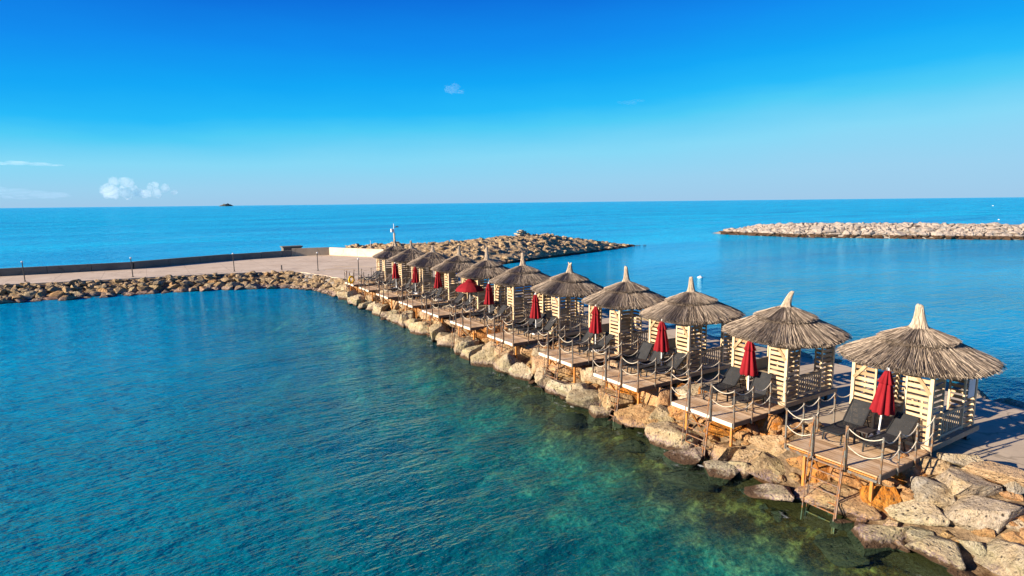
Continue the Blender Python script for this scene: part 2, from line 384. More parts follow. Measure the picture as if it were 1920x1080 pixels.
edge2 = wavy([(26.9, 57.8), (26.6, 40), (26.3, 20), (26.2, 8), (26.4, -4)], .6, .2, 5)
slab('pier_pavement', edge + edge2 + [(19.4, -4)], ZC, -1.2, MC_PIER)
qedge = wavy([(17.2, 57.5), (16.1, 63.5), (14.6, 68.6), (11.0, 71.2), (5, 72.8), (-4, 73.9), (-14, 75.6), (-60, 84)], .8, .22, 9)
slab('quay_pavement', [(26.9, 57.8)] + qedge + [(-60, 100), (27, 91.5), (36, 76), (30, 66)], ZC + .004, -1.2, MC_QUAY)
for (a, b, nm) in (((17.6, 69.5), (24.5, 62.5), 0), ((19.5, 72.5), (27.5, 63.5), 1)):
    mb = MB(); mb.beam((*a, ZC + .008), (*b, ZC + .008), .16, .004); o = mb.build('road_marking', M_YPAINT); tag(o, kind='structure')

# ------------------------------------------------------------------ walls of the quay
def wall(name, pts, h, th, m, label, cat='wall', joint=4.):
    mb = MB()
    for a, b in zip(pts[:-1], pts[1:]):
        a, b = Vector((*a, 0)), Vector((*b, 0)); L = (b - a).length; d = (b - a) / L; n = max(1, round(L / joint))
        for i in range(n):
            p, q = a + d * (L * i / n), a + d * (L * (i + 1) / n - .035)
            zz = h + random.uniform(-.025, .025)
            mb.beam((p.x, p.y, ZC + zz / 2 - .05), (q.x, q.y, ZC + zz / 2 - .05), th + random.uniform(-.03, .03), zz + .1)
    o = mb.build(name, m); tag(o, label, cat); return o
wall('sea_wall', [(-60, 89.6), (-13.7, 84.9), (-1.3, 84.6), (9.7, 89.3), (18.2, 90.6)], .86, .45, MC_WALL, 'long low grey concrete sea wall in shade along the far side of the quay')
wall('stone_wall', [(18.3, 90.6), (23.4, 89.4)], 1.12, .5, MC_STONE, 'short rough stone wall between grey sea wall and cream wall', joint=9)
wall('rendered_wall', [(23.5, 89.3), (31.8, 74.8)], 1.12, .4, MC_WHITE, 'sunlit cream rendered wall in front of the rocky headland', joint=5)
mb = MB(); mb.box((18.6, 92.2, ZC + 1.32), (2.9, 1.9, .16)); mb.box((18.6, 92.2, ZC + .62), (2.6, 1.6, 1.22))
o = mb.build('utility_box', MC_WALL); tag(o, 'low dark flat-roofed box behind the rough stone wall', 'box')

# ------------------------------------------------------------------ rocks
def ico(sub):
    import bmesh
    bm = bmesh.new(); bmesh.ops.create_icosphere(bm, subdivisions=sub, radius=1)
    v = np.array([x.co[:] for x in bm.verts]); f = [tuple(q.index for q in x.verts) for x in bm.faces]; bm.free(); return v, f
ICO = {k: ico(k) for k in (2, 3, 4, 5)}
def rock_verts(seed, sub, flat=.7, planes=12, fb=.10):
    rg = np.random.default_rng(seed); v, f = ICO[sub]; v = v.copy()
    for k in range(planes):
        n = rg.normal(size=3); n /= np.linalg.norm(n); d = rg.uniform(.34, .74)
        e = v @ n - d; v -= np.outer(np.maximum(e, 0) * .97, n)
    o = rg.uniform(0, 50, 3)
    for i in range(len(v)):
        q = v[i]; r = np.linalg.norm(q)
        k = 0.
        for s, a in ((1.2, .9), (2.7, .9), (6., .6), (13., .4), (27., .2)):
            if sub <= 2 and s > 6: break
            k += a * mnoise.noise(Vector((q * s + o).tolist()))
        v[i] = q * (1 + fb * k)
    v[:, 2] *= flat
    v -= (v.max(0) + v.min(0)) / 2
    v /= np.array([v[:, 0].max(), v[:, 1].max(), v[:, 2].max() / flat])
    return v, f
def np_mesh(name, v, f, m, smooth=True):
    me = bpy.data.meshes.new(name); me.from_pydata(v.tolist(), [], f); me.materials.append(m)
    if smooth: me.polygons.foreach_set('use_smooth', [True] * len(f))
    return me
PIER_ROCK = [np_mesh('boulder', *rock_verts(100 + i, 5, .85, 10 + i % 5, .06 + .015 * (i % 3)), MR_PIER) for i in range(14)]
QUAY_ROCK = [np_mesh('quay_rock', *rock_verts(200 + i, 4, .85, 10, .10), MR_QUAY) for i in range(10)]
BOULDERS = []
def boulder(x, y, z, sx, sy, sz, yaw=None, tilt=(0, 0), rust=0., grey=0., me=None, name='boulder'):
    me = me or random.choice(PIER_ROCK)
    o = link(name, me); o.location = (x, y, z); o.scale = (sx, sy, sz)
    o.rotation_euler = (tilt[0], tilt[1], random.uniform(0, 6.28) if yaw is None else yaw)
    o.color = (rust, grey, 0, 1); BOULDERS.append(o); return o

NEAR = [(15.63, 5.93, 0.19, 0.52, 0.44, 0.36, 0.0, 0.2), (15.42, 6.91, 0.13, 0.81, 0.69, 0.33, 0.0, 0.1), (16.35, 7.55, 0.40, 0.42, 0.36, 0.48, 0.2, 0.0), (16.48, 6.70, 0.44, 0.58, 0.50, 0.33, 0.1, 0.1), (17.47, 7.42, 0.74, 0.50, 0.43, 0.49, 1.0, 0.0), (17.96, 7.04, 0.89, 0.38, 0.33, 0.24, 0.2, 0.2), (17.02, 6.67, 0.61, 0.51, 0.43, 0.43, 0.0, 0.9), (17.12, 5.62, 0.64, 0.75, 0.63, 0.41, 0.1, 0.9), (17.60, 6.17, 0.78, 0.64, 0.55, 0.37, 0.1, 0.9), (18.35, 5.71, 1.01, 0.61, 0.52, 0.24, 0.3, 0.0), (17.40, 4.92, 0.72, 0.42, 0.37, 0.25, 0.3, 0.5), (16.30, 4.84, 0.39, 0.73, 0.62, 0.42, 0.1, 0.6), (16.10, 5.33, 0.33, 0.28, 0.24, 0.29, 0.0, 0.3), (15.92, 6.97, 0.28, 0.21, 0.18, 0.15, 0.2, 0.0), (15.86, 6.45, 0.26, 0.43, 0.36, 0.18, 0.0, 0.4), (18.29, 5.16, 0.99, 0.34, 0.29, 0.29, 0.0, 1.0), (18.36, 6.56, 1.01, 0.44, 0.37, 0.21, 0.0, 1.0), (15.12, 10.03, 0.04, 0.73, 0.62, 0.28, 0.0, 0.1), (16.00, 10.65, 0.30, 0.60, 0.51, 0.38, 0.1, 0.0), (15.49, 11.29, 0.15, 0.36, 0.30, 0.36, 0.0, 0.2), (15.08, 11.77, 0.02, 0.58, 0.49, 0.31, 0.0, 0.1), (16.05, 11.56, 0.32, 0.43, 0.37, 0.30, 0.2, 0.0), (15.87, 12.27, 0.26, 0.55, 0.47, 0.32, 0.1, 0.2), (16.70, 12.93, 0.51, 0.58, 0.49, 0.32, 1.0, 0.0), (16.97, 11.21, 0.59, 0.63, 0.54, 0.28, 0.1, 0.0), (17.41, 11.88, 0.72, 0.56, 0.48, 0.43, 1.0, 0.0), (16.51, 9.97, 0.45, 0.34, 0.29, 0.42, 0.2, 0.2), (15.53, 9.28, 0.16, 0.22, 0.18, 0.18, 0.1, 0.1), (15.90, 8.58, 0.27, 0.84, 0.72, 0.41, 0.1, 0.1), (16.80, 9.18, 0.54, 0.67, 0.57, 0.30, 0.9, 0.0), (16.73, 8.43, 0.52, 0.57, 0.48, 0.34, 0.3, 0.1), (15.89, 16.18, 0.27, 0.85, 0.72, 0.55, 0.2, 0.0), (16.30, 15.32, 0.39, 0.55, 0.47, 0.50, 0.1, 0.1), (15.52, 14.21, 0.16, 0.90, 0.77, 0.59, 0.1, 0.0), (14.89, 13.20, -0.03, 0.67, 0.57, 0.25, 0.0, 0.2), (15.20, 17.81, 0.06, 0.46, 0.39, 0.42, 0.0, 0.1), (15.48, 16.70, 0.14, 0.46, 0.39, 0.34, 0.1, 0.0), (17.10, 5.33, 0.63, 0.46, 0.39, 0.28, 0.1, 0.6), (16.08, 4.49, 0.32, 0.42, 0.36, 0.20, 0.0, 0.3), (17.24, 7.80, 0.67, 0.38, 0.32, 0.32, 0.5, 0.0)]
GY = [8.55, 13.01, 17.35, 21.5, 26.25, 30.85, 35.3, 39.7, 44.4, 48.9, 53.0]       # centre lines of the eleven bays along the pier
def rust_at(x, y):
    d = min(abs(y - g) for g in GY)
    return max(0., min(1., (x - 15.6) / .8)) * max(0., 1 - max(0, d - 1.25) / .8) * random.uniform(.6, 1.5) * max(.45, min(1, 1.35 - y / 38))
taken = []
for i, (x, y, z, sx, sy, sz, ru, gr) in enumerate(NEAR):
    yaw = math.atan2(y, x) - math.pi / 2 + random.uniform(-.25, .25)
    z = max(z, -.20 + (x - 15.1) * .54); k = 1.12 if x < 15.6 else 1.24
    if y > 7.2: ru = max(ru, .9 * rust_at(x, y))
    boulder(x, y, z - .05, sx * k, sy * k, sz * k, yaw, (random.uniform(-.15, .15), random.uniform(-.2, .1)), ru, gr, PIER_ROCK[(i * 3) % 14])
    taken.append((x, y, (sx + sy) / 2))
for x0, zz, rr, stp in ((15.5, .20, .76, 1.05), (16.05, .55, .80, 1.1), (16.95, .84, .72, 1.1), (17.85, .98, .58, 1.1)):
    y = 7.6
    while y < 56.5:
        yy = y + random.uniform(-.22, .22); x = x0 + random.uniform(-.2, .2); r = rr * random.uniform(.75, 1.3)
        if all((x - a) ** 2 + (yy - b) ** 2 > ((.57 if yy > 13.5 else .85) * (r + c)) ** 2 for a, b, c in taken):
            boulder(x, yy, zz - .04 + random.uniform(-.08, .1), r * random.uniform(1, 1.3), r * random.uniform(.8, 1.05), r * random.uniform(.68, 1.05), None,
                    (random.uniform(-.3, .3), random.uniform(-.35, .15)), rust_at(x, yy), max(0, random.uniform(-.5, .55)))
            taken.append((x, yy, r))
        y += stp * random.uniform(.85, 1.15)
N_FRONT = len(BOULDERS)
y = 3.
while y < 56:                                                           # seaward side of the pier
    r = random.uniform(.5, .85)
    boulder(27.0 + random.uniform(-.15, .25), y, .78 + random.uniform(-.12, .12), r, r * 1.15, r * .62, None, (random.uniform(-.15, .15), random.uniform(-.05, .3)), 0, random.uniform(.3, 1.))
    y += random.uniform(1.0, 1.6)
for i, o in enumerate(BOULDERS[N_FRONT:]):
    tag(o, f'pale boulder along the seaward edge of the pier pavement, {nth(i)} from the near end', 'boulder', 'boulders on the seaward side of the pier')
cell = {}
for o in BOULDERS[:N_FRONT]:
    y, x = o.location.y, o.location.x
    if y < 6.9 - .25 * (x - 15.5): k = -1
    else: k = min(range(11), key=lambda i: abs(GY[i] - y))
    row = 'waterline' if x < 15.65 else 'lower' if x < 16.5 else 'upper' if x < 17.4 else 'topmost'
    cell.setdefault((k, row), []).append(o)
for (k, row), os_ in cell.items():
    os_.sort(key=lambda o: -o.location.y)
    for i, o in enumerate(os_):
        ru, gr = o.color[0], o.color[1]
        tone = 'rust-orange' if ru > .55 else 'grey' if gr > .4 else 'tan' if ru > .15 else 'yellowish'
        size = 'big' if max(o.scale) > .7 else 'small' if max(o.scale) < .42 else 'mid-sized'
        if k < 0: lab = f'{size} {tone} boulder beyond the nearest deck, {nth(i)} from left in its {row} row'
        else: lab = f'{size} {tone} boulder by the {nth(k)} nearest deck, {nth(i)} from left in its {row} row'
        tag(o, lab, 'boulder', 'boulders along the pier')

for i, (x, y, s_) in enumerate(((14.7, 7.5, .55), (14.5, 12.3, .7), (14.75, 15.6, .5), (14.4, 18.9, .6), (14.7, 21.9, .55), (14.5, 25.6, .65), (14.75, 29.4, .5), (14.6, 34.1, .6))):
    o = boulder(x, y, -.42, s_ * 1.25, s_, s_ * .42); tag(o, f'brown weedy boulder just under water, {nth(i)} submerged one from the near end', 'boulder', 'submerged boulders')

# earth and rubble core under the boulders
m_, t = mat('rubble_core'); p = t.pos(); n = t.noise(p, 3, 5, .65); z = t.n('ShaderNodeSeparateXYZ', Vector=p).outputs[2]
cc = t.ramp(n, [(.3, (.07, .048, .028)), (.5, (.20, .14, .085)), (.7, (.36, .27, .17))])
cc = t.mix(t.mr(t.math('ADD', z, t.math('MULTIPLY', n, .3)), .36, .12), cc, (.05, .022, .008))
t.out(t.pbsdf(cc, .95, t.bump(n, 1, .2), spec=.1)); M_CORE = m_
xs = [15.1, 15.5, 16, 16.5, 17, 17.5, 18, 18.5, 18.9, 19.1]; ys = list(np.arange(1, 60.1, .5))
def corez(x, y): return -.6 if x < 15.15 else min(ZC - .012, -.22 + (x - 15.1) * .54 + .16 * mnoise.noise((x * 1.3, y * 1.3, 2)))
tag(sheet('embankment', xs, ys, corez, M_CORE), kind='structure')
tag(sheet('seaward_bank', [26.2, 26.7, 27.2, 27.8, 28.6], ys, lambda x, y: ZC - .08 - (x - 26.2) * .8 + .15 * mnoise.noise((x, y, 4)), M_CORE), kind='structure')

rr_ = random.Random(21); V = []; Fc = []; b = 0
FILL = [rock_verts(400 + i, 2, .75, 8, .13) for i in range(6)]
for i in range(1100):
    x, y = rr_.uniform(14.9, 18.6), rr_.uniform(2, 57); v, f = FILL[i % 6]; s_ = rr_.uniform(.09, .26)
    M = Matrix.Rotation(rr_.uniform(0, 6.28), 3, 'Z') @ Matrix.Rotation(rr_.uniform(-.6, .6), 3, 'X') @ Matrix.Diagonal((s_ * 1.3, s_, s_ * .8))
    V.append(v @ np.array(M).T + np.array([x, y, corez(x, y) + s_ * .25])); Fc.extend([tuple(b + q for q in ff) for ff in f]); b += len(v)
o = link('rubble', np_mesh('rubble', np.concatenate(V), Fc, MR_PIER, False)); o.color = (.5, .1, 0, 1)
tag(o, 'small broken stones filling the gaps between the pier boulders', 'rubble', kind='stuff')

# ------------------------------------------------------------------ quay corner apron and quay rocks
foot = [(14.95, 55.5), (14.9, 58.7), (13.9, 62.2), (12.2, 64.3), (10.0, 65.6), (5, 67.6), (-1.3, 68.5), (-7, 69.0), (-12, 69.6), (-30, 72.5), (-60, 78)]
topl = [(18.3, 56.0), (17.3, 58.5), (16.3, 63.2), (14.9, 68.2), (11.3, 71.0), (5, 72.6), (-4, 73.7), (-9, 74.6), (-14, 75.4), (-34, 79), (-60, 84)]
def strip(name, A, B, prof, m, n=10, cols=8, amp=.15, sc=1.):
    """sheet between polyline A (foot) and B (top); prof(u) gives height"""
    A = [Vector(a) for a in A]; B = [Vector(b) for b in B]; rows = []
    for i in range(len(A) - 1):
        for j in range(n + (i == len(A) - 2)):
            k = j / n; a, b = A[i].lerp(A[i + 1], k), B[i].lerp(B[i + 1], k)
            rows.append([(*(a.lerp(b, u / cols)), prof(u / cols) + amp * mnoise.fractal(Vector((*(a.lerp(b, u / cols) * sc), 3.)), .8, 2, 3) * math.sin(math.pi * u / cols)) for u in range(cols + 1)])
    vs = [p for r in rows for p in r]; nx = cols + 1
    fs = [(j * nx + i, j * nx + i + 1, (j + 1) * nx + i + 1, (j + 1) * nx + i) for j in range(len(rows) - 1) for i in range(cols)]
    me = bpy.data.meshes.new(name); me.from_pydata(vs, [], fs); me.materials.append(m); me.polygons.foreach_set('use_smooth', [True] * len(fs))
    return link(name, me)
tag(strip('sloping_apron', foot[:4], topl[:4], lambda u: -.25 + 1.42 * u ** .75 if u < .99 else ZC - .02, MC_GREY, 14, 16, .45, 1.1), kind='structure')
tag(strip('quay_bank', foot[3:], topl[3:], lambda u: -.45 + u * 1.55, M_CORE, 8, 6, .2), kind='structure')
def at_line(L, s):
    s = max(0, min(.9999, s)) * (len(L) - 1); i = int(s); return Vector(L[i]).lerp(Vector(L[i + 1]), s - i)
QR = []
Lf, Lt = foot[3:9], topl[3:9]
seg = [(Vector(b) - Vector(a)).length for a, b in zip(Lf[:-1], Lf[1:])]; tot = sum(seg)
def on_len(L, d):
    i = 0
    while i < len(seg) - 1 and d > seg[i]: d -= seg[i]; i += 1
    return Vector(L[i]).lerp(Vector(L[i + 1]), min(1, d / seg[i]))
for row, (u, r0, stp) in enumerate(((.07, .76, 1.12), (.31, .58, 1.0), (.54, .46, 1.05), (.80, .32, 1.6))):
    d = .5; 
    while d < tot - .3:
        a, b = on_len(Lf, d), on_len(Lt, d); q = a.lerp(b, u + random.uniform(-.06, .06)); r = r0 * random.uniform(.75, 1.25)
        o = boulder(q.x, q.y, -.42 + (u + .12) * 1.5 + random.uniform(-.1, .12), r * 1.15, r, r * random.uniform(.6, .9), None, (random.uniform(-.3, .3), random.uniform(-.3, .3)),
                    random.uniform(-.3, .35), random.uniform(-.5, .35), random.choice(QUAY_ROCK), 'quay_rock'); QR.append((row, o)); d += stp * random.uniform(.85, 1.2)
LX = [-10.6, -1.3, 8.5, 99]
cell = {}
for row, o in QR:
    k = next(i for i in range(4) if o.location.x < LX[i]); cell.setdefault((k, row), []).append(o)
SEC = ['left of the leftmost lamp post', 'between the leftmost and second lamp posts', 'between the second and third lamp posts', 'right of the third lamp post']
for (k, row), os_ in cell.items():
    os_.sort(key=lambda o: o.location.x)
    for i, o in enumerate(os_):
        tag(o, f"brown quay rock {SEC[k]}, {nth(i)} from left in {['waterline', 'second', 'third', 'top'][row]} row", 'rock', 'rocks along the quay')

V = []; Fc = []; b = 0
for i in range(1000):
    apron = i < 320
    if apron: A_, B_ = Vector(foot[0]).lerp(Vector(foot[1]), 0), 0
    k = rr_.random() * (3 if apron else len(Lf) - 1); j = int(k); A_, B_ = (foot, topl) if apron else (Lf, Lt)
    p_ = Vector(A_[j]).lerp(Vector(A_[j + 1]), k - j); q_ = Vector(B_[j]).lerp(Vector(B_[j + 1]), k - j); u = rr_.uniform(.02, .95) if not apron else rr_.random() ** 1.6 * .8; q_ = p_.lerp(q_, u)
    v, f = FILL[i % 6]; s_ = rr_.uniform(.10, .34) * (1.5 if rr_.random() < .12 else 1)
    M = Matrix.Rotation(rr_.uniform(0, 6.28), 3, 'Z') @ Matrix.Rotation(rr_.uniform(-.6, .6), 3, 'X') @ Matrix.Diagonal((s_ * 1.3, s_, s_ * .8))
    zz = (-.2 + 1.38 * u ** .75) if apron else (-.42 + 1.55 * u)
    V.append(v @ np.array(M).T + np.array([q_.x, q_.y, zz + s_ * .3])); Fc.extend([tuple(b + q for q in ff) for ff in f]); b += len(v)
o = link('quay_rubble', np_mesh('quay_rubble', np.concatenate(V), Fc, MR_QUAY, False)); o.color = (.1, .25, 0, 1)
tag(o, 'small broken stones between the quay rocks and on the apron', 'rubble', kind='stuff')

# ------------------------------------------------------------------ headland and outer breakwater
def ridge(name, N, G, m, amp, seed, n=10, cn=14, cf=8, shape=1.0, far=.9):
    N = [Vector(a) for a in N]; G = [Vector(a) for a in G]; rows = []
    for i in range(len(N) - 1):
        for j in range(n + (i == len(N) - 2)):
            k = j / n; a, g = N[i].lerp(N[i + 1], k), G[i].lerp(G[i + 1], k); row = []
            fr_ = Vector((g.x + (g.x - a.x) * far, g.y + (g.y - a.y) * far, -.6))
            for u in range(cn + cf + 1):
                if u <= cn: w_ = u / cn; p = a.lerp(g, w_); p.z = a.z + (g.z - a.z) * (w_ ** shape if shape != 2 else min(1, w_ * 1.9))
                else: w_ = (u - cn) / cf; p = g.lerp(fr_, w_); p.z = g.z + (fr_.z - g.z) * w_ ** 1.4
                q = Vector((p.x * .55, p.y * .55, seed)); hgt = max(.15, min(1, (p.z + .6) / 2.2))
                dz = amp * hgt * (mnoise.fractal(q, .55, 2.1, 6) - .25 * abs(mnoise.noise(q * 2.3)))
                row.append((p.x + amp * .5 * mnoise.noise(q * 1.7), p.y + amp * .5 * mnoise.noise(q * 1.7 + Vector((9, 9, 9))), p.z + dz))
            rows.append(row)
    nx = cn + cf + 1; vs = [p for r in rows for p in r]
    fs = [(j * nx + i, j * nx + i + 1, (j + 1) * nx + i + 1, (j + 1) * nx + i) for j in range(len(rows) - 1) for i in range(nx - 1)]
    me = bpy.data.meshes.new(name); me.from_pydata(vs, [], fs); me.materials.append(m); me.polygons.foreach_set('use_smooth', [True] * len(fs))
    return link(name, me), rows
SMALL = [rock_verts(300 + i, 2, .7, 8, .13) for i in range(8)]
def scatter(name, rows, cols, count, smin, smax, m, lift=.1, rnd=None, bias=1.):
    rnd = rnd or random.Random(5); V = []; Fc = []; b = 0; var = []
    for i in range(count):
        r = rows[int(rnd.random() ** bias * len(rows)) % len(rows)]; u = rnd.randint(*cols); p = r[u]
        if p[2] < -.45: continue
        v, f = SMALL[rnd.randrange(8)]; s = rnd.uniform(smin, smax) ** 1; a = rnd.uniform(0, 6.28)
        if rnd.random() < .15: s *= 1.5
        M = (Matrix.Rotation(a, 3, 'Z') @ Matrix.Rotation(rnd.uniform(-.5, .5), 3, 'X') @ Matrix.Diagonal((s * rnd.uniform(.9, 1.4), s, s * rnd.uniform(.6, 1.))))
        vv = v @ np.array(M).T + np.array([p[0] + rnd.uniform(-.4, .4), p[1] + rnd.uniform(-.4, .4), p[2] + lift * s]); V.append(vv)
        Fc.extend([tuple(b + q for q in ff) for ff in f]); b += len(v)
    me = np_mesh(name, np.concatenate(V), Fc, m, False); return link(name, me)
HN = [(25.8, 88.2, 1.1), (29.8, 81., 1.), (33, 73.5, .2), (38, 69.6, -.35), (42, 70.4, -.35), (49.4, 73.3, -.35), (57, 75.8, -.35), (64, 78, -.35), (72, 80.9, -.35), (83.5, 85, -.35)]
HG = [(27, 91, 2.2), (31.5, 87.5, 2.45), (36, 84, 2.6), (40, 82.8, 2.7), (43, 82.5, 2.8), (50, 82.5, 3.2), (54, 83, 3.38), (60, 84.2, 3.05), (70, 85.7, 1.55), (84, 86, -.2)]
ho, hr = ridge('headland', HN, HG, MR_HEAD, .36, 3.3, 26, 34, 12, .62); tag(ho, kind='structure')
o = scatter('headland_rubble', hr, (2, 36), 800, .12, .46, MR_HEAD, -.10, random.Random(5), 2.2); tag(o, 'brown broken rocks strewn over the headland', 'rubble', kind='stuff')
o.color = (.12, 0, 0, 1); ho.color = (.1, 0, 0, 1)
mb = MB()
for i in range(7):
    mb.box((53.6 + random.uniform(-.7, .7), 83.2 + random.uniform(-.3, .3), 3.25 + .12 * i), (1.3 - .1 * i, .9 - .06 * i, .2), Matrix.Rotation(random.uniform(-.5, .5), 3, 'Z') @ Matrix.Rotation(random.uniform(-.1, .1), 3, 'X'))
tag(mb.build('stone_pile', MC_STONE), 'low pile of flat stones on the crest of the headland', 'stone pile')
BN = [(126.5, 106, -.4), (125.8, 99, -.3), (126.3, 90, -.3), (127.8, 81, -.3), (133, 72.5, -.3), (139, 63.5, -.3), (145, 55.5, -.3), (151, 47.5, -.3), (163, 31, -.3), (180, 8, -.3)]
BG = [(128.5, 107, -.2), (129.5, 101, 1.1), (131, 92.5, 2.45), (132.4, 84.3, 3.1), (137.5, 76, 3.15), (143.6, 67, 3.12), (149.6, 59, 3.05), (155.6, 51, 2.95), (167.5, 34.5, 2.8), (184.5, 11.5, 2.8)]
bo, br = ridge('breakwater_core', BN, BG, MC_GREY, .12, 8.1, 10, 8, 6, .8, 1.1); tag(bo, kind='structure')
o = scatter('breakwater_armour_stones', br[8:], (0, 7), 2100, .26, .74, MR_BRK, .12, random.Random(9)); tag(o, 'pale grey and ochre armour stones facing the outer breakwater', 'armour stones', kind='stuff')
o.color = (.25, .35, 0, 1)

# ------------------------------------------------------------------ lamp posts, bollard, mast
def make_lamp():
    r = empty('lamp_post', (0, 0, 0))
    mb = MB(); mb.tube([(0, 0, 0), (0, 0, .06)], .11, 8); mb.tube([(0, 0, .05), (0, 0, 1.98)], [.05, .042], 8); mb.build('pole', MM_LAMP, r)
    mb = MB(); mb.lathe([(.02, 1.97), (.10, 2.0), (.11, 2.05), (.06, 2.11), (.01, 2.13)], 10); mb.build('lamp_head', MM_WHITE, r); return r
LP = [(-10.6, 77.0, 'leftmost lamp post on the quay, thin and dark'), (-1.3, 74.9, 'second thin lamp post from the left on the quay'), (8.5, 73.8, 'third thin lamp post from the left, above the quay rocks'),
      (16.6, 68.7, 'fourth thin lamp post from the left, beside the faint yellow lines'), (18.0, 58.1, 'lamp post standing beside the farthest deck')]
lamp = make_lamp()
for i, (x, y, lab) in enumerate(LP):
    o = lamp if i == 0 else copy_tree(lamp); o.location = (x, y, ZC); o.rotation_euler.y = R([1.5, 1, .6, 0, 0][i] * -1); tag(o, lab, 'lamp post', 'lamp posts on the quay')
mb = MB(); mb.tube([(0, 0, 0), (0, 0, .5)], .07, 8); mb.tube([(0, 0, .5), (0, 0, .56)], [.085, .05], 8)
o = mb.build('bollard', MM_LAMP, loc=(13.3, 72.0, ZC)); tag(o, 'short dark bollard between the third and fourth lamp posts', 'bollard')
r = tag(empty('camera_mast', (31.6, 84., 1.6)), 'tall white mast with camera boxes behind the farthest gazebo', 'mast')
mb = MB(); mb.tube([(0, 0, -.6), (0, 0, 4.1)], [.07, .05], 8); mb.build('pole', MM_WHITE, r)
mb = MB(); mb.box((-.28, -.1, 3.1), (.42, .34, .5)); mb.build('equipment_box', MM_WHITE, r)
mb = MB(); mb.beam((0, 0, 3.5), (.5, -.3, 3.6), .06, .06); mb.beam((.25, -.15, 3.68), (.6, -.36, 3.62), .16, .16); mb.build('camera_arm', MM_LAMP, r)
mb = MB(); mb.tube([(0, 0, -.4), (0, 0, 1.3)], .03, 6); o = mb.build('flag_pole', MM_WHITE, loc=(28.8, 86.5, 1.9)); tag(o, 'short thin white pole among rocks left of the white mast', 'pole')

